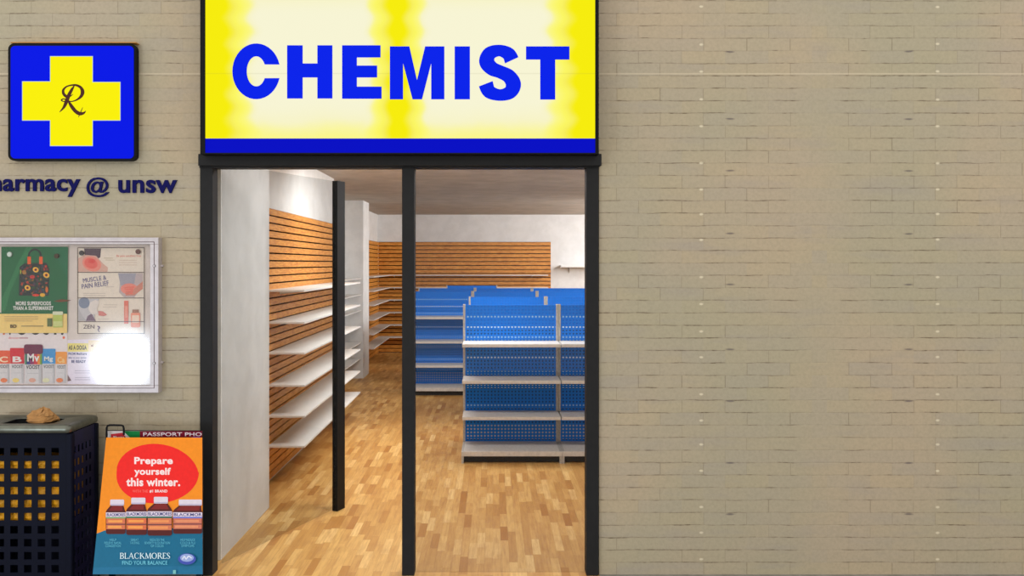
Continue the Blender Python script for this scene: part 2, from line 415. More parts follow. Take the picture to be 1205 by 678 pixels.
# ------------------------------------------------------------ black shop front frame, fixed window and door
wn = empty('window_1', (-.5, FD, 0)); wn['kind'] = 'structure'
y0, y1 = FD-.02, FD+.068
def V(px, D=y0): return X(px, D)
hb = MB(); hb.box(X(233, FD-.05), X(708, FD-.05), FD-.05, FD, Z(195, FD-.05), Z(181, FD-.05), M_frame, .003); build('head_cover', hb, wn)
hz = Z(197.5, y0)
build('head', MB().box(OX0+.002, OX1-.002, y0, y1, hz, OZ, M_frame, .002), wn)
build('jamb', MB().box(V(235.5), V(250), y0, y1, 0, hz, M_frame, .002), wn)
build('jamb', MB().box(V(690), V(704.5), y0, y1, 0, hz, M_frame, .002), wn)
build('mullion', MB().box(V(473), V(487.5), y0, y1, 0, hz, M_frame, .002), wn)
g = build('glass_pane', MB().box(V(487.5), V(690), FD+.030, FD+.040, .001, hz, M_glass), wn)
# open door leaf: glass with one black closing stile
dr = empty('door_1', (-1.50, FD+.1, 0)); dr['kind'] = 'structure'
hx, hy = -1.498, FD+.11; ex, ey = -1.064, 5.70
d = Vector((ex-hx, ey-hy, 0)); L = d.length; d.normalize(); nrm = Vector((d.y, -d.x, 0))
def leaf(a0, a1, t0, t1, z0, z1, m):
    P = [Vector((hx, hy, 0))+d*a+nrm*t for a, t in ((a0, t0), (a1, t0), (a1, t1), (a0, t1))]
    return MB().prism([(p.x, p.y, z0) for p in P], (0, 0, z1-z0), m)
build('door_glass', leaf(.0, L, -.026, -.016, .02, 2.262, M_dglass), dr)
build('door_stile', leaf(L, L+.093, -.041, 0, .002, 2.266, M_frame2), dr)

# ------------------------------------------------------------ slat walls and their shelves
def slats_x(x, y0, y1, z0, z1, pitch, label):
    """panel facing +X"""
    x += .001
    e = empty('slatwall_panel', (x, (y0+y1)/2, z0)); tag(e, label, 'slatwall')
    build('backing', MB().box(x, x+.006, y0, y1, z0, z1, M_groove), e)
    b = MB(); n = round((z1-z0)/pitch); p = (z1-z0)/n
    for i in range(n): b.box(x+.006, x+.024, y0, y1, z0+i*p+.006, z0+(i+1)*p-.006, M_slat)
    build('board_face', b, e)
def slats_y(y, x0, x1, z0, z1, pitch, label):
    y -= .001
    e = empty('slatwall_panel', ((x0+x1)/2, y, z0)); tag(e, label, 'slatwall')
    build('backing', MB().box(x0, x1, y-.006, y, z0, z1, M_groove), e)
    b = MB(); n = round((z1-z0)/pitch); p = (z1-z0)/n
    for i in range(n): b.box(x0, x1, y-.024, y-.006, z0+i*p+.008, z0+(i+1)*p-.008, M_slat)
    build('board_face', b, e)
slats_x(-1.745, 5.80, 9.10, .026, 2.13, .0584, 'orange wooden slatwall with dark grooves on the near left wall behind the open door')
slats_x(-2.20, 9.6, 11.4, .004, 2.11, .075, 'wooden slatwall on the left wall just before the white pier')
slats_x(-2.20, 12.86, BY-.026, .004, 2.11, .075, 'wooden slatwall on the left wall past the white pier, meeting the back corner')
slats_y(BY, -2.176, X(648, BY), .004, 2.11, .075, 'long orange slatwall across the back wall above the blue shelving')
ZA = [1.497, 1.252, 1.018, .770, .534, .304]
names = ['topmost', 'second from top', 'third from top', 'fourth from top', 'fifth from top', 'lowest']
ZB = [1.484, 1.250, 1.018, .780, .545, .315]
def shelf_x(x0, x1, y0, y1, z, label, group):
    e = empty('wall_shelf', (x0, (y0+y1)/2, z-.02)); tag(e, label, 'shelf', group)
    build('shelf_board', MB().box(x0, x1, y0, y1, z-.016, z, M_shelfw, .002), e)
    for yy in (y0+.35, y1-.35):
        build('bracket', MB().prism([(x0, yy, z-.016), (x0+.20, yy, z-.016), (x0+.20, yy, z-.022), (x0, yy, z-.045)], (0, .004, 0), M_shelfw), e)
def shelf_y(x0, x1, y0, y1, z, label, group):
    e = empty('wall_shelf', ((x0+x1)/2, y1, z-.02)); tag(e, label, 'shelf', group)
    build('shelf_board', MB().box(x0, x1, y0, y1, z-.016, z, M_shelfw, .002), e)
    for xx in (x0+.3, (x0+x1)/2, x1-.3):
        build('bracket', MB().prism([(xx, y1, z-.016), (xx, y1-.2, z-.016), (xx, y1-.2, z-.022), (xx, y1, z-.045)], (.004, 0, 0), M_shelfw), e)
for k in range(6):
    shelf_x(-1.720, -1.440, 6.37, 9.05, ZA[k], 'white wall shelf on the near left slatwall behind the open door, '+names[k], 'shelves on the near left slatwall')
    shelf_x(-2.175, -1.935, 9.75, 12.22, ZB[k], 'white wall shelf ending just before the white pier, '+names[k]+' of its six', 'shelves before the white pier')
    shelf_x(-2.175, -1.935, 13.55, BY-.285, ZB[k], 'white wall shelf on the left slatwall past the pier, '+names[k], 'shelves past the white pier')
    shelf_y(-2.170, 1.04, BY-.28, BY-.026, ZB[k], 'long white shelf across the back wall slatwall, '+names[k], 'shelves on the back slatwall')
sy0, sy1 = BY-.30, BY
e = empty('wall_shelf', (1.6, BY, 1.62)); tag(e, 'short white shelf on the bare back wall right of the slatwall', 'shelf')
build('shelf_board', MB().box(1.27, 2.1, sy0, sy1, 1.625, 1.665, M_shelfw, .003), e)
build('bracket', MB().prism([(1.45, sy1, 1.625), (1.45, sy0+.08, 1.625), (1.45, sy1, 1.52)], (.01, 0, 0), M_shelfw), e)
build('bracket', MB().prism([(1.95, sy1, 1.625), (1.95, sy0+.08, 1.625), (1.95, sy1, 1.52)], (.01, 0, 0), M_shelfw), e)

# ------------------------------------------------------------ blue double-sided display shelving
W = .855; TZ = [1.004, .690, .378]
def make_unit():
    e = empty('shelving_unit', (0, 0, 0))
    build('back_panel', MB().box(.020, W-.020, -.012, .012, .07, 1.325, M_peg), e)
    for x in (0, W-.020):
        u = MB().box(x, x+.020, -.022, .022, 0, 1.332, M_metal, .002); build('upright', u, e)
        for s in (-1, 1):
            f = MB().prism([(x, s*.022, 0), (x, s*.43, 0), (x, s*.43, .085), (x, s*.40, .10), (x, s*.022, .10)], (.020, 0, 0), M_metal)
            build('foot', f, e)
    for s in (-1, 1):
        def ys(a, b): return (min(s*a, s*b), max(s*a, s*b))
        a, b = ys(.024, .425)
        m = MB().box(.021, W-.021, a, b, .088, .102, M_shelfm)
        c, dd = ys(.425, .437); m.box(.0, W, c, dd, .062, .104, M_shelfm, .002)
        build('base_shelf', m, e)
        c, dd = ys(.37, .378); build('kick_plate', MB().box(.021, W-.021, c, dd, .004, .086, M_dark), e)
        for z in TZ:
            a, b = ys(.024, .335)
            m = MB().box(.006, W-.006, a, b, z-.014, z, M_shelfm)
            c, dd = ys(.335, .345); m.box(.004, W-.004, c, dd, z-.026, z+.002, M_shelfm, .002)
            sh = build('shelf', m, e)
            for x in (.004, W-.0065):      # pressed end plates of the shelf
                build('bracket', MB().prism([(x, s*.024, z-.014), (x, s*.33, z-.014), (x, s*.33, z-.026), (x, s*.024, z-.07)], (.0025, 0, 0), M_metal), sh)
    return e
unit = make_unit()
XL = -.268
rows = [(7.50, (0, 1), 'front'), (9.28, (0, 1), 'second'), (11.10, (-1, 0, 1), 'third'), (12.55, (-1, 0, 1), 'fourth')]
first = True
for D, bays, rn in rows:
    for b in bays:
        u = unit if first else copy_tree(unit); first = False
        u.location = (XL+b*(W+.002), D, 0)
        side = {-1: 'bay reaching left of the front row', 0: 'bay in line with the whole front bay', 1: 'bay farthest right'}[b]
        if rn == 'front': side = {0: 'whole left bay nearest the window', 1: 'cut off bay beside the right jamb'}[b]
        tag(u, 'blue pegboard shelving unit, %s row, %s' % (rn, side), 'shelving unit', 'blue display shelving in rows')
u = copy_tree(unit); u.location = (-.78, 13.95, 0)
tag(u, 'blue pegboard shelving unit farthest back, its top peeping over all the others', 'shelving unit', 'blue display shelving in rows')

# ------------------------------------------------------------ CHEMIST light box
SD = 4.43; S = Sheet((0, SD, 0), (0, -1, 0))
sg = empty('shop_sign', (X(470, SD), SD, Z(182, SD)))
tag(sg, 'large backlit yellow sign with bold blue letters above the shop front', 'sign')
zt = 3.42
x0, x1 = X(236, SD), X(704.5, SD); zb = Z(181.5, SD)
h = MB(); t_ = .02
h.box(x0, x0+.026, SD-.006, FD, zb, zt, M_blk); h.box(x1-.019, x1, SD-.006, FD, zb, zt, M_blk)
h.box(x0+.026, x1-.019, SD-.006, FD, zb, zb+.007, M_blk); h.box(x0+.026, x1-.019, SD-.006, FD, zt-.02, zt, M_blk)
h.box(x0+.026, x1-.019, SD+.02, FD, zb+.007, zt-.02, M_blk)
build('housing', h, sg)
fx0, fx1 = x0+.026, x1-.019; zs = Z(163, SD)
M_lb = lightbox_material(fx0, fx1, zs, zt, X(468, SD))
o = build('sign_face', MB().box(fx0, fx1, SD, SD+.012, zs, zt-.02, M_lb), sg)
# sign material measures from the world origin: keep the mesh coordinates there
for v in o.data.vertices: v.co += WL[sg.name]
o.location = -WL[sg.name]
M_eb = emis('backlit_blue_acrylic', (0, 22, 236), .95)
M_eb2 = emis('backlit_blue_letter', (2, 34, 240), .95)
build('blue_strip', MB().box(fx0, fx1, SD-.001, SD+.011, zb+.007, zs, emis('backlit_blue_band', (0, 10, 205), .9)), sg)
LP = Sheet((0, SD-.003, 0), (0, -1, 0))
def letter(pts_list):
    m = MB()
    for pts in pts_list: m.prism([LP.at(x, y) for x, y in pts], (0, .003, 0), M_eb2)
    o = build('letter', m, sg); return o
a4 = lambda x: 230+x*.3098
b4 = lambda y: y*.3098
pts = []
t0 = math.asin(26/107.)
for i in range(37):
    t = t0+(2*math.pi-2*t0)*i/36; pts.append((a4(231+91*math.cos(t)), b4(271-106*math.sin(t))))
t1 = math.asin(26/57.)
inn = []
for i in range(37):
    t = t1+(2*math.pi-2*t1)*i/36; inn.append((a4(231+36*math.cos(t)), b4(271-57*math.sin(t))))
m = MB(); n = 37
VV = [LP.at(x, y) for x, y in pts+inn]; VV += [v+Vector((0, .003, 0)) for v in VV]
m.add(VV, [[i, i+1, n+i+1, n+i] for i in range(n-1)], M_eb2); build('letter', m, sg)
R4 = lambda x0, y0, x1, y1: [(a4(x0), b4(y0)), (a4(x1), b4(y0)), (a4(x1), b4(y1)), (a4(x0), b4(y1))]
letter([R4(348, 172, 407, 374), R4(407, 241, 463, 294), R4(463, 172, 520, 374)])
letter([R4(557, 172, 613, 375), R4(613, 172, 703, 218), R4(613, 249, 690, 294), R4(613, 329, 707, 375)])
a5 = lambda x: 460+x*.3099
b5 = lambda y: y*.3099
R5 = lambda x0, y0, x1, y1: [(a5(x0), b5(y0)), (a5(x1), b5(y0)), (a5(x1), b5(y1)), (a5(x0), b5(y1))]
Q5 = lambda *p: [(a5(x), b5(y)) for x, y in p]
letter([R5(-4, 176, 46, 377), R5(153, 176, 203, 377), Q5((46, 176), (70, 176), (99, 304), (99, 377), (82, 377), (46, 240)),
        Q5((153, 176), (153, 240), (118, 377), (99, 377), (99, 304), (130, 176))])
letter([R5(242, 176, 300, 377)])
m = MB(); Lh, Rh = stroke2d([(459, 229, 56), (446, 205, 52), (412, 192, 44), (376, 203, 52), (364, 234, 58), (384, 260, 54), (415, 273, 50), (448, 290, 54),
                            (465, 320, 58), (452, 350, 52), (414, 361, 44), (374, 348, 52), (360, 318, 56)], 10)
n = len(Lh); m.add([LP.at(a5(x), b5(y)) for x, y in Lh+Rh], [[i, i+1, n+i+1, n+i] for i in range(n-1)], M_eb2); build('letter', m, sg)
letter([R5(513, 176, 678, 226), R5(567, 226, 624, 378)])

# ------------------------------------------------------------ cross light box
CD = 4.507; cs = empty('cross_sign', (X(85, CD), CD, Z(188, CD))); tag(cs, 'square blue light box with a yellow cross and curly R on the brick wall', 'sign')
def rrect(x0, y0, x1, y1, r, n=6):
    P = []
    for cx, cy, a in ((x1-r, y0+r, -90), (x1-r, y1-r, 0), (x0+r, y1-r, 90), (x0+r, y0+r, 180)):
        for k in range(n+1):
            t = math.radians(a+90*k/n); P.append((cx+r*math.cos(t), cy+r*math.sin(t)))
    return P
SH = Sheet((0, CD, 0), (0, -1, 0))
m = MB(); m.prism([SH.at(x, y) for x, y in rrect(9.5, 51, 159.5, 189, 7)], (0, FD-CD, 0), M_blk); build('housing', m, cs)
CS2 = Sheet((0, CD-.004, 0), (0, -1, 0))
m = MB(); m.prism([CS2.at(x, y) for x, y in rrect(12.5, 54, 157, 186.5, 5)], (0, .004, 0), M_eb); build('blue_face', m, cs)
M_ey = emis('backlit_yellow_cross', (250, 240, 2), 1.0)
cr_ = [(59.4, 66.7), (108.5, 66.7), (108.5, 97), (141, 97), (141, 141.3), (108.5, 141.3), (108.5, 171.3), (59.4, 171.3), (59.4, 141.3), (26.6, 141.3), (26.6, 96.3), (59.4, 96.3)]
CS3 = Sheet((0, CD-.009, 0), (0, -1, 0)); m = MB(); m.prism([CS3.at(x, y) for x, y in cr_], (0, .003, 0), M_ey)
M_eline = emis('backlit_white_outline', (205, 225, 205), .9)
def grow(P, d): 
    cx, cy = 84, 119
    return [(x+(d if x > cx else -d), y+(d if y > cy else -d)) for x, y in P]
m2 = MB(); CS25 = Sheet((0, CD-.0075, 0), (0, -1, 0)); m2.prism([CS25.at(x, y) for x, y in grow(cr_, .7)], (0, .0015, 0), M_eline); build('cross_outline', m2, cs)
build('cross', m, cs)
RS = Sheet((0, CD-.0095, 0), (0, -1, 0)); M_r = ink((72, 30, 14), 'brown_script')
for st in ([(287, 165, 8), (255, 215, 26), (218, 285, 34), (192, 355, 36), (158, 430, 24), (105, 490, 4)],
           [(235, 300, 14), (190, 298, 26), (155, 265, 26), (152, 218, 22), (190, 178, 14), (250, 160, 14), (310, 160, 20), (365, 188, 26), (388, 240, 36), (370, 295, 28), (315, 340, 14), (250, 360, 9), (210, 350, 10)],
           [(190, 298, 18), (232, 296, 12), (272, 270, 3)],
           [(192, 352, 16), (155, 360, 8), (128, 342, 12), (155, 328, 9), (192, 340, 12)],
           [(212, 350, 14), (250, 415, 32), (300, 478, 34), (350, 508, 34), (400, 502, 22), (428, 474, 3)],
           [(390, 432, 3), (365, 490, 8), (338, 552, 4)]):
    RS.stroke([(a, b, c_*1.25+2) for a, b, c_ in st], M_r, .0958, 60, 85)
build('script_letter', RS.mb, cs)
build('painted_sun_edge', MB().box(X(12, CD), X(160, CD), CD, FD, Z(50.4, CD), Z(49.4, CD), mat('painted_sunlight', (200, 140, 70), .7)), cs)  # orange strip colours in the sun catching the box's top edge

# ------------------------------------------------------------ blue lettering fixed to the bricks
wl = empty('wall_lettering', (X(100, FD), FD, Z(232, FD))); tag(wl, 'dark blue raised lettering on the brick wall under the cross sign', 'lettering')
TS = Sheet((0, FD-.010, 0), (0, -1, 0))
for txt, box in (('ph', (-33, 204, 1.2, 231.5)), ('armacy', (3, 210.6, 94, 231.6)), ('@', (101.5, 208.6, 128, 232)), ('unsw', (139, 211.6, 208, 227.2))):
    for mb in glyph_meshes(txt, .022 if txt != '@' else .012, TS, *box, .010, M_navy): build('letter', mb, wl)

# ------------------------------------------------------------ notice board
BD = 4.535
nb = empty('notice_board', (X(90, FD), FD, Z(462, FD))); tag(nb, 'glazed aluminium notice board full of posters on the brick wall', 'notice board')
M_al = mat('pale_aluminium', (196, 188, 190), .45, .35, .06); M_back = mat('cream_pinboard', (226, 212, 204), .8, 0, .05, 14)
fy = FD-.05
L0 = -60
build('backing', MB().box(X(L0+6, BD), X(178, BD), BD, FD, Z(457, BD), Z(285, BD), M_back), nb)
def fr(px0, py0, px1, py1, D0=fy):
    m = MB().box(X(px0, D0), X(px1, D0), D0, FD, Z(py1, D0), Z(py0, D0), M_al, .003); return m
m = MB(); 
for a in ((L0, 279.5, 186.5, 287.5), (L0, 454, 186.5, 462.5), (L0, 287.5, L0+9, 454), (176.5, 287.5, 186.5, 454)):
    m.box(X(a[0], fy), X(a[2], fy), fy, FD, Z(a[3], fy), Z(a[1], fy), M_al, .002)
for a in ((L0+5, 284.4, 181, 285.2), (L0+5, 456.5, 181, 457.2), (181, 284.4, 181.8, 457.2)):
    m.box(X(a[0], fy), X(a[2], fy), fy-.0006, fy, Z(a[3], fy), Z(a[1], fy), mat('shadow_gap', (96, 76, 78), .7))
build('frame', m, nb)
build('glass_pane', MB().box(X(L0+9, fy), X(176.5, fy), FD-.036, FD-.032, Z(454, fy), Z(287.5, fy), M_bglass), nb)
for py in (313, 427.5):
    q = MB(); c = Vector((X(181.5, fy), fy, Z(py, fy)))
    q.prism([c+Vector((.0075*math.cos(t*math.pi/8), 0, .0075*math.sin(t*math.pi/8))) for t in range(16)], (0, -.004, 0), mat('lock_ring', (120, 112, 112), .4, .6))
    q.prism([c+Vector((.005*math.cos(t*math.pi/8), -.004, .005*math.sin(t*math.pi/8))) for t in range(16)], (0, -.001, 0), M_al)
    build('lock', q, nb)
    q = MB(); c = Vector((X(186, fy)+.007, FD-.02, Z(py, fy))); q.box(c.x-.008, c.x+.006, c.y, FD, c.z-.006, c.z+.006, M_al, .003); build('hinge_tab', q, nb)

white = ink((240, 238, 232)); blackk = ink((30, 26, 30))
def poster(name, D, pts, paper, label):
    s = Sheet((0, D, 0), (0, -1, 0)); s.slab(pts, .0006, paper); return s, name, label
def finish(s, name, label): o = build(name, s.mb); tag(o, label, 'poster', 'posters in the notice board'); return o
PD = BD-.0015
# vitamin tube poster (behind the green one)
s = Sheet((0, PD, 0), (0, -1, 0)); s.slab([(-9, 374), (79, 374), (79, 452), (-9, 452)], .0006, ink((238, 226, 226), 'poster_paper'))
s.text('VOOST.', 5, 371, 75, 394.2, blackk, .03)
s.text('effervescent', 10, 396.4, 22, 399, ink((225, 60, 80))); s.rect(22.5, 397.2, 33, 398.6, ink((200, 150, 155)))
s.ell(75, 397.4, 1.5, 1.5, ink((240, 110, 60))); s.ell(4.5, 393, 1.4, 1.2, ink((235, 130, 90)))
grey = ink((222, 217, 218)); grey2 = ink((200, 196, 198)); dk = ink((70, 66, 70))
def tubep(x0, x1, yc, yb, cap, body, txt, tc):
    s.rect(x0+.6, yb, x1-.6, 451, grey); s.rect(x1-3.0, yb, x1-.6, 451, grey2)
    s.rect(x0, yc+1.5, x1, yb, body if body else cap)
    s.poly(rrect(x0-.4, yc, x1+.4, yc+(yb-yc)*(.45 if body else .5), 1.2, 4), cap)
    wv = x1-x0; s.text(txt, x0+wv*.16, yb-8.4, x1-wv*.18, yb-1.6, tc, .03)
    s.text('VOOST', x0+1.6, yb+1.4, x1-1.6, yb+5.4, dk, .02)
    s.rect(x0+3, 438.6, x1-3.5, 439.2, grey2)
tubep(-3, 12, 412.5, 428, ink((236, 92, 52)), None, 'C', ink((255, 225, 190)))
tubep(65.5, 78.5, 414, 428.5, ink((246, 156, 50)), None, 'Ca', ink((250, 205, 130)))
tubep(49.5, 65, 410.5, 428, ink((60, 150, 212)), None, 'Mg', white)
tubep(12.2, 28.4, 409.6, 428, ink((216, 28, 46)), None, 'B', white)
s.rect(29.4, 414, 49.4, 429, ink((120, 40, 100)))
for a, b, c in ((29.4, 31.5, (40, 120, 80)), (31.5, 35.5, (60, 60, 140)), (35.5, 40, (150, 40, 100)), (40, 44, (215, 50, 60)), (44, 47, (240, 140, 40)), (47, 49.4, (110, 160, 60))): s.rect(a, 416, b, 429, ink(c))
s.rect(29.9, 429, 49, 451, grey); s.rect(45.5, 429, 49, 451, grey2)
s.poly(rrect(28.2, 405.4, 50.4, 416.8, 2.6, 4), ink((112, 24, 66))); s.text('Mv', 32, 416.4, 46.2, 425.6, white, .03); s.text('VOOST', 30.6, 429.6, 46.6, 434.4, blackk, .03)
s.rect(32, 439, 46, 439.8, grey2)
for x, c in ((4.5, (240, 130, 80)), (18.5, (244, 214, 120)), (38, (228, 170, 150)), (54, (236, 232, 190)), (70, (240, 134, 76))): s.ell(x, 447.6, 4, 2.6, ink(c))
finish(s, 'poster', 'white poster of coloured vitamin tubes at lower left in the notice board')
# green bag poster
s = Sheet((0, PD-.007, 0), (0, -1, 0)); s.slab([(1.5, 290.5), (80, 290.5), (79, 392), (-3, 392), (-3, 368), (1.5, 368)], .0006, ink((16, 104, 58), 'poster_paper'))
s.poly([(1.6, 352), (8, 340), (20, 312), (31, 291), (38, 291), (25, 314), (12, 344), (6, 366), (1.6, 366)], ink((40, 124, 72)))  # lighter green band paints a reflection streak across the poster
s.poly([(60, 291), (79.5, 291), (79.5, 330)], ink((26, 110, 70)))
s.rect(-3, 369.4, 79, 392, ink((246, 212, 130)))
dg = ink((34, 44, 40)); s.stroke([(34, 304, 3), (35, 297, 2.2), (41, 293.5, 2.2), (47, 297, 2.2), (48, 304, 3)], dg)
s.poly([(23, 314), (29, 310), (55, 309), (58.5, 318), (57.5, 348), (22, 348), (22.5, 330)], dg)
s.rect(32.2, 302, 36.4, 311, ink((236, 96, 34))); s.rect(46, 302, 50.2, 311, ink((236, 96, 34)))
cols = [(60, 70, 50), (90, 84, 40), (130, 40, 36), (74, 60, 78), (46, 84, 48), (150, 100, 40), (62, 66, 84), (190, 60, 40), (96, 50, 60)]
for i in range(90):
    x = random.uniform(24.5, 56); y = random.uniform(313, 346.5)
    s.k = 20+i % 3; s.ell(x, y, random.uniform(.9, 2.3), random.uniform(.7, 1.8), ink(random.choice(cols)), 7, rot=random.random()*3)
for x, y, r in ((42, 317.5, 3.6), (54.5, 323.8, 3.8), (32.4, 338.8, 3.6)):
    s.ell(x, y, r, r*.85, ink((246, 196, 70)), 18, rot=.5); s.ell(x, y, r*.62, r*.55, ink((238, 140, 40)), 14); s.ell(x, y, r*.36, r*.36, ink((70, 34, 24)), 12)
s.ell(38, 326, 3.2, 2.2, ink((200, 46, 40)), 12); s.ell(42, 347.4, 4.2, 1.6, ink((226, 60, 36)), 12); s.ell(50, 347.2, 3.2, 2.2, ink((240, 180, 50)), 12)
s.ell(28.5, 320.5, 2.4, 2.6, ink((176, 124, 60)), 12); s.ell(55, 341, 1.6, 3.6, ink((224, 112, 40)), 12); s.ell(24.3, 320, .8, 2.8, ink((170, 180, 50)), 10)
s.text('MORE SUPERFOODS', 18.6, 354.8, 60, 359.4, white, .03); s.text('THAN A SUPERMARKET', 15.4, 360.4, 63, 365, white, .03)
s.poly([(63, 354.6), (72, 352.2), (79, 353), (84, 353.4), (78, 355), (70, 355.6)], ink((118, 62, 26)))
ln = ink((205, 176, 118))
for y in (372.4, 375, 377.4): s.rect(5, y, 45 if y < 376 else 38, y+.8, ln)
s.text('BD', 12, 382, 19.4, 386, ink((90, 74, 44)), .04); s.rect(25, 383.2, 51, 384.4, ink((170, 150, 100)))
s.rect(55.5, 374.6, 61.4, 384.4, ink((96, 112, 62))); s.rect(62.4, 369, 73.6, 385.4, ink((188, 200, 96))); s.rect(62.4, 378, 73.6, 384, ink((210, 214, 140))); s.poly(rrect(61.8, 366.6, 74.2, 370.6, 1.2, 4), ink((224, 226, 196)))
finish(s, 'poster', 'green poster with a vegetable filled shopping bag at upper left in the notice board')
# pain relief poster
s = Sheet((0, PD, 0), (0, -1, 0)); cream = ink((238, 224, 208), 'poster_paper'); s.slab([(90.6, 291), (171, 291.5), (169.5, 394), (90, 393.4)], .0006, cream)
skin = ink((222, 176, 160)); red = ink((236, 108, 96)); red2 = ink((240, 146, 130)); hair = ink((92, 72, 84)); gy = ink((150, 150, 160))
s.poly([(99, 292.4), (119, 292.4), (118, 303), (112, 306), (100, 302)], hair)
s.poly([(92, 304), (100, 300), (113, 301), (121, 310), (127, 315), (126.5, 320), (92, 320)], skin)
s.ell(108, 310.5, 11.5, 8.5, red2, rot=.4); s.ell(107, 310, 8, 6, red, rot=.4); s.ell(108, 307.5, 4, 2.6, ink((232, 84, 78)))
s.rect(122, 303.5, 133, 304.2, ink((196, 180, 150))); s.rect(124, 305.8, 135, 306.4, ink((196, 180, 150)))
s.text('Be pain soothing free', 137, 299.8, 166, 303.2, ink((232, 138, 118)), .01)
for y in (306, 308.8, 311.6): s.rect(140, y, 161, y+.6, ink((216, 190, 170)))
s.poly([(139, 321.6), (168, 321.6), (168, 332), (164, 342), (158, 349.8), (146, 349.8), (140, 344), (141, 332)], ink((196, 178, 178)))
s.poly([(139, 321.6), (160, 321.6), (158, 334), (142, 336)], ink((168, 164, 176)))
s.ell(152, 340, 10, 6.5, red2); s.poly([(168, 331), (168, 340), (158, 347.6), (148, 348), (147, 345), (156, 341)], ink((214, 140, 120)))
for k in range(4): s.stroke([(158-k*.6, 338+k*2.4, 2), (152, 338+k*2.4, 1.8), (146+k*.7, 339+k*2.2, 1.2)], ink((238, 122, 104)))
nav = ink((84, 80, 140)); s.text('MUSCLE &', 97.5, 325.8, 125, 331, nav, .0, rot=-.14); s.text('PAIN RELIEF', 96, 332.4, 128, 338, nav, .0, rot=-.14)
for y in (345, 347.6): s.rect(98, y, 124, y+.6, ink((206, 190, 180)))
s.rect(124, 337.4, 134, 338, ink((206, 190, 180)))
s.poly([(92, 351.6), (117, 351.6), (112, 362), (111, 378), (100, 378), (92, 368)], ink((206, 200, 202)))
s.ell(99, 356.4, 6.5, 6.6, ink((136, 144, 164))); s.poly([(92, 362), (97, 372), (102, 377.6), (92, 377.6)], ink((190, 184, 186))); s.poly([(103, 372), (108, 369), (112.6, 377.8), (101, 377.8)], ink((132, 106, 124)))
s.poly([(106, 356), (112, 353), (117, 355), (114, 364), (116, 370), (108, 370), (104, 364)], ink((232, 220, 212)))
s.poly([(115.5, 366), (121, 366.6), (126, 370.6), (122, 372), (116, 371.4)], ink((220, 134, 124)))
s.rect(122, 358.4, 138, 359, ink((210, 196, 182))); s.rect(121, 361, 137, 361.6, ink((210, 196, 182))); s.rect(115, 375.4, 128, 376, ink((210, 196, 182)))
s.rect(146, 354, 151, 381, ink((232, 124, 104))); s.rect(147, 360, 150, 374, ink((240, 160, 140)))
s.poly(rrect(154, 368, 165, 385.4, 1.6, 4), ink((240, 150, 120))); s.poly(rrect(155.4, 371, 163.6, 380, 1, 4), ink((244, 214, 190))); s.rect(155.6, 364.4, 163.4, 368.2, ink((170, 120, 96)))
s.text('ZEN', 98, 382.2, 111, 386.8, ink((90, 70, 80)), .0); s.stroke([(114.5, 383.8, 1), (117, 385.4, 1.6), (115.5, 388, 1), (117, 391, .8)], ink((110, 80, 120)))
ol = ink((84, 66, 64))
for y in (291.6, 320.6, 350.7, 378.6, 392.6): s.rect(91.2, y-.35, 170, y+.35, ol)
for x in (91.2, 169.6): s.rect(x-.35, 291.6, x+.35, 392.6, ol)
finish(s, 'poster', 'cream muscle and pain relief poster in four strips at upper right in the notice board')
# pale paper poster with yellow heading
s = Sheet((0, PD+.0006, 0), (0, -1, 0)); s.slab([(79.5, 400), (120, 399), (122, 452), (79.5, 452)], .0005, ink((238, 226, 240), 'poster_paper'))
s.rect(79.6, 404, 104, 414, ink((240, 222, 120))); s.rect(104, 400.5, 118, 414, ink((244, 220, 176))); s.text('AS A DOGA', 80.6, 406.4, 102, 411.8, ink((70, 52, 30)), .04)
s.poly([(106.6, 404.4), (107.4, 406), (109, 406), (110, 404.4), (109.6, 408), (107, 408)], ink((170, 120, 70)))
s.text('FROM Medicare', 80.4, 414.8, 102, 417.8, nav, .03); s.text('refer to your doctor', 80, 420, 102, 422.6, nav, .02); s.text('BE READY', 84, 423.8, 101, 427.2, ink((70, 60, 120)), .04)
for y in (436, 438.6, 444, 446.6): s.rect(88, y, 106, y+.7, ink((190, 176, 196)))
s.poly([(79.6, 441), (84, 448), (79.6, 449)], ink((120, 84, 84)))
finish(s, 'poster', 'small pale lilac notice with yellow heading at bottom centre in the notice board')
# magnets
def magnet(px, py, col, label, D, r=.0135):
    q = MB(); c = Vector((X(px, D), D, Z(py, D))); n = 20
    for a, rr, z0, z1 in ((0, r, 0, .004), (1, r*.8, .004, .006)):
        q.prism([c+Vector((rr*math.cos(2*math.pi*t/n), -z0, rr*math.sin(2*math.pi*t/n))) for t in range(n)], (0, -(z1-z0), 0), mat('magnet_plastic', col, .5))
    tag(build('magnet', q), label, 'magnet', 'round magnets in the notice board')
G = PD-.006-.036
magnet(11.5, 299.4, (196, 206, 196), 'white round magnet on the green poster', PD-.014); magnet(66.8, 301.4, (66, 50, 26), 'dark brown round magnet on the green poster', PD-.014)
magnet(96.2, 297.8, (54, 42, 42), 'black round magnet on the left corner of the pain relief poster', PD-.006); magnet(162.6, 296.2, (104, 58, 44), 'reddish brown round magnet on the right corner of the pain relief poster', PD-.006)

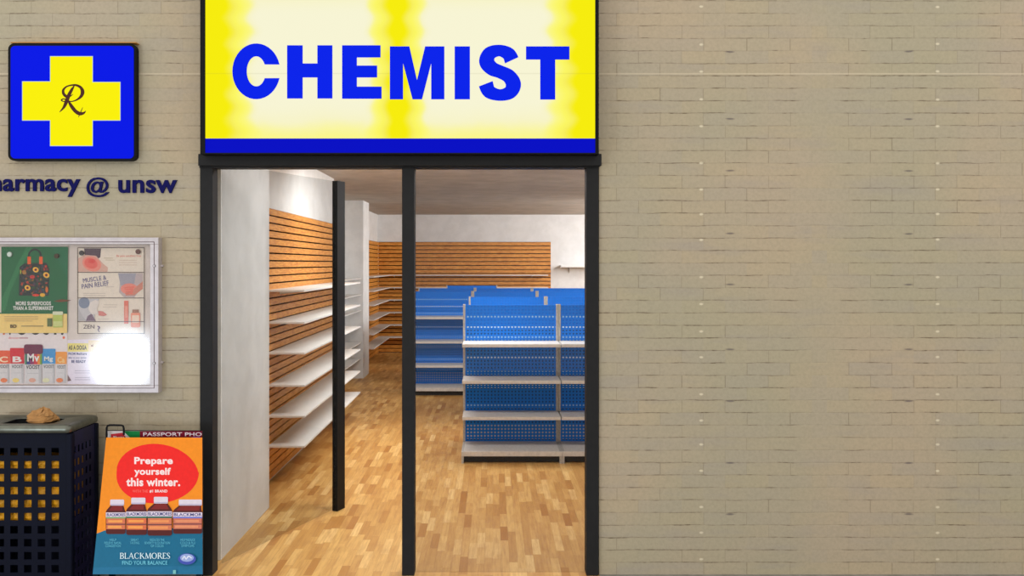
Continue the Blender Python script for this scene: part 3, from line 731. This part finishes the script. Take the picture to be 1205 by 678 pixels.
# ------------------------------------------------------------ perforated litter bin
bx0, bx1, by0, by1 = -2.66, -2.115, 4.185, 4.475
bn = empty('litter_bin', ((bx0+bx1)/2, (by0+by1)/2, 0)); tag(bn, 'dark blue perforated metal litter bin with a steel lid against the wall', 'litter bin')
m = MB()
for cx, cy in ((bx0+.017, by0+.017), (bx1-.017, by0+.017), (bx0+.017, by1-.017), (bx1-.017, by1-.017)):
    m.box(cx-.017, cx+.017, cy-.017, cy+.017, 0, .845, M_bin, .008)
m.box(bx0+.02, bx1-.02, by1-.012, by1-.006, .04, .845, M_bin); m.box(bx0+.005, bx0+.012, by0+.02, by1-.02, .04, .845, M_bin)
m.box(bx0+.02, bx1-.02, by0+.01, by1-.01, .02, .04, M_bin)
build('body', m, bn)
def perforated(us, vs, h, hv, u0, u1, v0, v1, put):
    us = sorted(us); vs = sorted(vs)
    e = [u0]+[a for u in us for a in (u-h/2, u+h/2)]+[u1]
    for i in range(0, len(e), 2): put(e[i], e[i+1], v0, v1)
    g = [v0]+[a for v in vs for a in (v-hv/2, v+hv/2)]+[v1]
    for u in us:
        for i in range(0, len(g), 2): put(u-h/2, u+h/2, g[i], g[i+1])
zsr = [.752-.0655*k for k in range(11)]
m = MB(); perforated([-2.203-.0690*k for k in range(6)], zsr, .038, .038, bx0+.03, bx1-.03, .04, .845, lambda a, b, c, d_: m.box(a, b, by0+.006, by0+.009, c, d_, M_bin)); build('front_panel', m, bn)
m3 = MB(); perforated([4.232+.0405*k for k in range(5)], zsr, .020, .036, by0+.03, by1-.03, .04, .845, lambda a, b, c, d_: m3.box(bx1-.012, bx1-.009, a, b, c, d_, mat('dark_blue_steel_side', (26, 24, 58), .45, 0, .2, 12, .25))); build('side_panel', m3, bn)
# steel lid with an opening
lz0, lz1 = .850, .889
lx0, lx1, ly0, ly1 = -2.67, -2.118, 4.168, 4.482; ox0, ox1, oy0, oy1 = -2.50, -2.225, 4.205, 4.375
bm = bmesh.new()
def ring(x0, x1, y0, y1, z, r, n=5):
    out = []
    for cx, cy, a in ((x1-r, y1-r, 0), (x0+r, y1-r, 90), (x0+r, y0+r, 180), (x1-r, y0+r, 270)):
        for k in range(n+1):
            t = math.radians(a+90*k/n); out.append((cx+r*math.cos(t), cy+r*math.sin(t), z))
    return out
loops = [ring(lx0+.004, lx1-.004, ly0+.004, ly1-.004, lz0, .02), ring(lx0, lx1, ly0, ly1, lz0+.006, .024), ring(lx0, lx1, ly0, ly1, lz1-.016, .024), ring(lx0+.006, lx1-.006, ly0+.006, ly1-.006, lz1-.005, .02),
         ring(lx0+.02, lx1-.02, ly0+.02, ly1-.02, lz1, .02), ring(ox0, ox1, oy0, oy1, lz1+.002, .03), ring(ox0+.006, ox1-.006, oy0+.006, oy1-.006, lz1-.004, .03), ring(ox0+.006, ox1-.006, oy0+.006, oy1-.006, lz0-.03, .03)]
m = MB(); N_ = len(loops[0]); vs = [p for l in loops for p in l]
m.add(vs, [[i*N_+k, i*N_+(k+1) % N_, (i+1)*N_+(k+1) % N_, (i+1)*N_+k] for i in range(len(loops)-2) for k in range(N_)], M_steel); bm.free()
m.add(loops[-2]+loops[-1], [[k, (k+1) % N_, N_+(k+1) % N_, N_+k] for k in range(N_)]+[[N_+k for k in range(N_)]], M_blk)  # opening's walls and floor coloured black to paint the dark inside
build('lid', m, bn, smooth=True)
# yellow liner with rumpled skin
lb = MB(); nx, nz = 26, 22; vs = []; ymat = mat('yellow_liner', (214, 150, 2), .6, 0, .2, 22)
for j in range(nz+1):
    for i in range(nx+1):
        x = bx0+.06+(.445)*i/nx; z = .385+.315*j/nz; vs.append((x, by0+.022+.006*math.sin(i*1.9+j*.7)+.004*math.sin(j*2.3), z))
nfr = len(vs); fs = [[j*(nx+1)+i, j*(nx+1)+i+1, (j+1)*(nx+1)+i+1, (j+1)*(nx+1)+i] for j in range(nz) for i in range(nx)]
lb.add(vs, fs, ymat); lb.box(bx0+.06, bx1-.045, by0+.036, by1-.05, .385, .70, ymat, .02); build('liner', lb, bn)
# crumpled brown paper on the lid
pb = MB(); vs = []; fs = []; nu, nv = 22, 9; random.seed(3)
cx, cy = -2.335, 4.31
for j in range(nv+1):
    ph = (math.pi/2)*j/nv
    for i in range(nu):
        th = 2*math.pi*i/nu; r = (1+.16*math.sin(3*th+j)+random.uniform(-.09, .09))
        vs.append((cx+.078*r*math.cos(ph)*math.cos(th)+.012*math.sin(ph), cy+.055*r*math.cos(ph)*math.sin(th), .884+.062*math.sin(ph)*(1+.25*math.cos(th*2+1))*(1-.2*random.random())))
for j in range(nv):
    for i in range(nu): fs.append([j*nu+i, j*nu+(i+1) % nu, (j+1)*nu+(i+1) % nu, (j+1)*nu+i])
fs.append([nv*nu+i for i in range(nu)]); fs.append([i for i in range(nu)][::-1])
mp = mat('brown_paper', (168, 122, 70), .85, 0, .15, 40); pb.add(vs, fs, mp)
pb.add([(cx-.06, cy-.02, .90), (cx+.01, cy-.03, .925), (cx+.005, cy+.01, .955), (cx-.03, cy, .935)], [[0, 1, 2, 3]], mp)
tag(build('paper_bag', pb), 'crumpled brown paper bag stuffed in the lid opening of the bin', 'paper bag')

# ------------------------------------------------------------ A-frame pavement sign
ab = empty('sandwich_board', (X(175, 4.2), 4.25, 0)); tag(ab, 'orange and teal pavement sign advertising winter vitamins beside the bin', 'pavement sign')
Dt, Db = 4.30, 4.08
pt = Vector((X(180, Dt), Dt, Z(515, Dt))); pbm = Vector((X(180, Db), Db, Z(676, Db)))
n = Vector((0, -(pt.z-pbm.z), (pt.y-pbm.y))).normalized()
if n.y > 0: n = -n
s = Sheet(pt, n)
LX = lambda y: 125-(y-515)*16/161.
corners = [(125, 515), (238, 515), (238.5, 676), (109, 676)]
s.slab(corners, .012, M_blk)
s.poly(corners, ink((244, 142, 26)))
s.poly([(LX(628), 628), (118, 626.5), (123, 624.5), (132, 623), (238.3, 621), (238.5, 676), (109, 676)], ink((12, 104, 140)))
s.poly([(LX(668), 668), (238.4, 666), (238.5, 676), (109, 676)], ink((24, 110, 150)))
P = []
for i in range(48):
    t = 2*math.pi*i/48; a, b = math.cos(t), math.sin(t)
    rx = 48.5; ry = 35; P.append((185.5+rx*a*(1+.02*b), 557.5+ry*b*(1.0)+(3.5 if b < 0 else -2)*a*.9))
s.poly(P, ink((240, 34, 30)))
tx = ink((250, 226, 226)); s.text('Prepare', 158, 538, 203.3, 548.8, tx, .035); s.text('yourself', 158, 550.6, 201, 561.4, tx, .035); s.text('this winter.', 148.6, 562.4, 212, 572.4, tx, .035)
s.text('WITH THE', 156, 576.6, 174, 579.8, ink((248, 120, 110)), .0); s.text('#1 BRAND', 176, 576.4, 197, 580, tx, .03)
brn = ink((84, 24, 22)); brn2 = ink((128, 34, 34)); capc = ink((222, 212, 226)); capd = ink((190, 178, 206)); lab = ink((226, 214, 230))
def bottle(x0, x1, yt, yb, cx0, cx1, band, l1, l2, full):
    h = yb-yt; ys = yt+h*.16
    s.poly([(cx0+1, ys), (cx1-1, ys), (x1-1.2, yt+h*.30), (x1, yt+h*.37), (x1-.3, yb-1.4), (x1-2, yb), (x0+2, yb), (x0+.3, yb-1.4), (x0, yt+h*.37), (x0+1.2, yt+h*.30)], brn)
    s.poly([(cx0+2.5, ys+1), (cx1-2, ys+1), (x1-4, yt+h*.32), (x0+4, yt+h*.32)], brn2)
    s.poly(rrect(cx0, yt, cx1, ys+.6, 1.2, 4), capc); s.rect(cx0+.2, ys-1.2, cx1-.2, ys+.2, capd)
    s.rect(x0+.2, yt+h*.375, x1-.2, yt+h*.505, lab); s.rect(x0+.2, yt+h*.505, x1-.2, yt+h*.55, band)
    s.rect(x0+.8, yt+h*.55, x1-.8, yt+h*.86, l1); s.rect(x0+.8, yt+h*.70, x1-.8, yt+h*.735, ink((120, 70, 70))); s.rect(x0+3, yt+h*.60, x1-4, yt+h*.66, l2); s.rect(x0+2.5, yt+h*.76, x1-5, yt+h*.83, l2)
    s.text(full, x0+1.2, yt+h*.395, x1-.8, yt+h*.485, ink((70, 74, 130)), .02)
bottle(124.4, 148, 588, 628.6, 129.6, 146, ink((120, 160, 110)), ink((214, 116, 80)), ink((244, 164, 84)), 'BLACKMORES')
bottle(203.4, 238.2, 588, 628.2, 210.4, 237.6, ink((104, 116, 200)), ink((206, 116, 92)), ink((230, 146, 104)), 'BLACKMOR')
bottle(148.2, 173, 585.8, 629.6, 154.4, 171.2, ink((40, 120, 96)), ink((218, 110, 70)), ink((246, 160, 80)), 'BLACKMORES')
bottle(173.2, 202.6, 584.8, 630.4, 181, 197.6, ink((36, 104, 90)), ink((214, 120, 84)), ink((238, 150, 90)), 'BLACKMORES')
ct = ink((100, 190, 216))
for cx, ls in ((133, ('HELP', 'RELIEVE NASAL', 'CONGESTION')), (158.5, ('GREAT', 'TASTING')), (185, ('REDUCES THE', 'SEVERITY & DURATION', 'OF COLDS')), (221, ('HELP REDUCE', 'COLD & FLU', 'SYMPTOMS'))):
    for k, t in enumerate(ls):
        wd = {4: 8, 13: 20, 10: 18, 5: 9, 7: 11, 11: 17, 19: 30, 8: 15}.get(len(t), 18); s.text(t, cx-wd/2, 634+k*3.6, cx+wd/2, 636.8+k*3.6, ct, .0)
# serif wordmark drawn with strokes
wht = ink((214, 238, 246))
def serif(word, x0, x1, y0, y1):
    G = {'B': (.62, [('v', .12), ('b',)]), 'L': 0}
    adv = {'B': .64, 'L': .60, 'A': .78, 'C': .74, 'K': .74, 'M': .92, 'O': .80, 'R': .70, 'E': .60, 'S': .52}
    tot = sum(adv[c] for c in word); k = (x1-x0)/tot; x = x0; H = y1-y0
    T, t_ = .13, .055
    for c in word:
        W_ = adv[c]-.08
        def L(pts): s.stroke([(x+a*k, y1-b*H, w_*k) for a, b, w_ in pts], wht)
        def line(a0, b0, a1, b1, w_): L([(a0, b0, w_), (a1, b1, w_)])
        if c in 'BLKRE': line(.14, 0, .14, 1, T); line(.04, .02, .24, .02, t_); line(.04, .98, .24, .98, t_)
        if c in 'BR':
            L([(.14, .97, t_), (.40, .95, .09), (.50, .76, T), (.38, .55, .08), (.14, .52, t_)])
            if c == 'B': L([(.14, .52, t_), (.42, .48, .09), (.56, .27, T), (.42, .05, .08), (.14, .03, t_)])
            else: line(.32, .52, .66, 0, .12)
        if c in 'LE': line(.14, .03, .50, .03, t_); line(.50, .0, .52, .24, t_)
        if c == 'E': line(.14, .97, .48, .97, t_); line(.48, 1, .49, .80, t_); line(.14, .52, .40, .52, t_)
        if c == 'K': line(.16, .45, .56, .98, t_); line(.30, .58, .66, .0, .12)
        if c == 'A': line(.06, .02, .36, 1, t_); line(.36, 1, .64, .02, .12); line(.17, .35, .53, .35, t_); line(.0, .02, .14, .02, t_); line(.54, .02, .74, .02, t_)
        if c == 'C': L([(.62, .78, .09), (.50, .96, t_), (.34, 1.0, t_), (.12, .80, .11), (.08, .5, T), (.12, .2, .11), (.34, .0, t_), (.52, .04, t_), (.64, .2, t_)])
        if c == 'O': L([(.38, 1, t_), (.12, .82, .10), (.07, .5, T), (.12, .18, .10), (.38, .0, t_), (.62, .18, .10), (.67, .5, T), (.62, .82, .10), (.38, 1, t_)])
        if c == 'M': line(.12, 0, .16, 1, t_); line(.16, 1, .44, .05, .12); line(.44, .05, .72, 1, t_); line(.74, 1, .78, 0, T); line(.02, .02, .22, .02, t_); line(.68, .02, .88, .02, t_)
        if c == 'S': L([(.40, .78, t_), (.34, .97, t_), (.20, 1.0, t_), (.07, .78, .11), (.22, .54, T), (.40, .30, .12), (.32, .04, t_), (.14, .01, t_), (.05, .2, t_)])
        x += adv[c]*k
serif('BLACKMORES', 140.8, 200.6, 650.8, 657.6)
s.text('FIND YOUR BALANCE', 143.8, 660.2, 197, 664.6, ink((120, 210, 232)), .0)
s.ell(220, 658, 10.5, 6.6, ink((64, 82, 176))); s.ell(220, 656.6, 8, 4.6, ink((150, 170, 220))); s.stroke([(214.5, 658.5, 1.2), (217, 655, 1.4), (219, 658, 1.4), (222, 654.8, 1.4), (225.5, 657, 1.2)], ink((225, 230, 248)))
s.rect(203.6, 671, 207, 675.5, ink((120, 190, 190)))
build('front_poster', s.mb, ab)
# rear board, its heading showing above the front one
Dr = 4.345; s2 = Sheet((0, Dr, Z(507, Dr)), (0, -1, -.15))
s2.slab([(126, 507), (238, 507.4), (238, 676), (127, 676)], .010, M_blk)
s2.poly([(125.8, 507.2), (238, 507.6), (238, 520), (125.4, 520)], ink((226, 216, 214)))
s2.poly([(145, 507.4), (166, 507.5), (166, 520), (158, 520)], ink((24, 132, 66)))
s2.poly([(130.5, 511), (144, 509.4), (152, 520), (130.5, 520)], ink((206, 50, 62))); s2.text('Photo', 133.6, 513.2, 146, 516, white, .02)
s2.rect(164.5, 507.5, 238, 520, ink((120, 18, 44))); s2.text('PASSPORT PHO', 168.4, 508.9, 237.4, 513.4, ink((232, 216, 222)), .02)
s2.poly([(222, 515.4), (229, 514.2), (236, 514.2), (236, 516), (222, 516)], ink((110, 70, 200)))
build('rear_board', s2.mb, ab)
hD = 4.325; H_ = MB(); q = [(125.4, 520), (125.6, 512), (126.4, 503)]
pts = [Vector((X(x, hD), hD, Z(y, hD))) for x, y in ((125.4, 518), (125.6, 503.6), (126.6, 501.2), (129, 500.4), (142.6, 500.6), (144.8, 501.4), (145.6, 503.8), (145.8, 512))]
H_.tube(pts, .0052, M_blk); build('handle', H_, ab)
for px in (113, 234):
    a = s.at(px, 674, -.013); q = MB(); q.prism([a+Vector((-.012, -.004, 0)), a+Vector((.012, -.004, 0)), a+Vector((.012, .02, 0)), a+Vector((-.012, .02, 0))], Vector((0, -.055, -a.z+.0)), M_blk); build('leg', q, ab)
for px in (130, 234):
    a = s2.at(px, 674, -.011); q = MB(); q.prism([a+Vector((-.012, -.0, 0)), a+Vector((.012, -.0, 0)), a+Vector((.012, .02, 0)), a+Vector((-.012, .02, 0))], Vector((0, .02, -a.z)), M_blk); build('leg', q, ab)
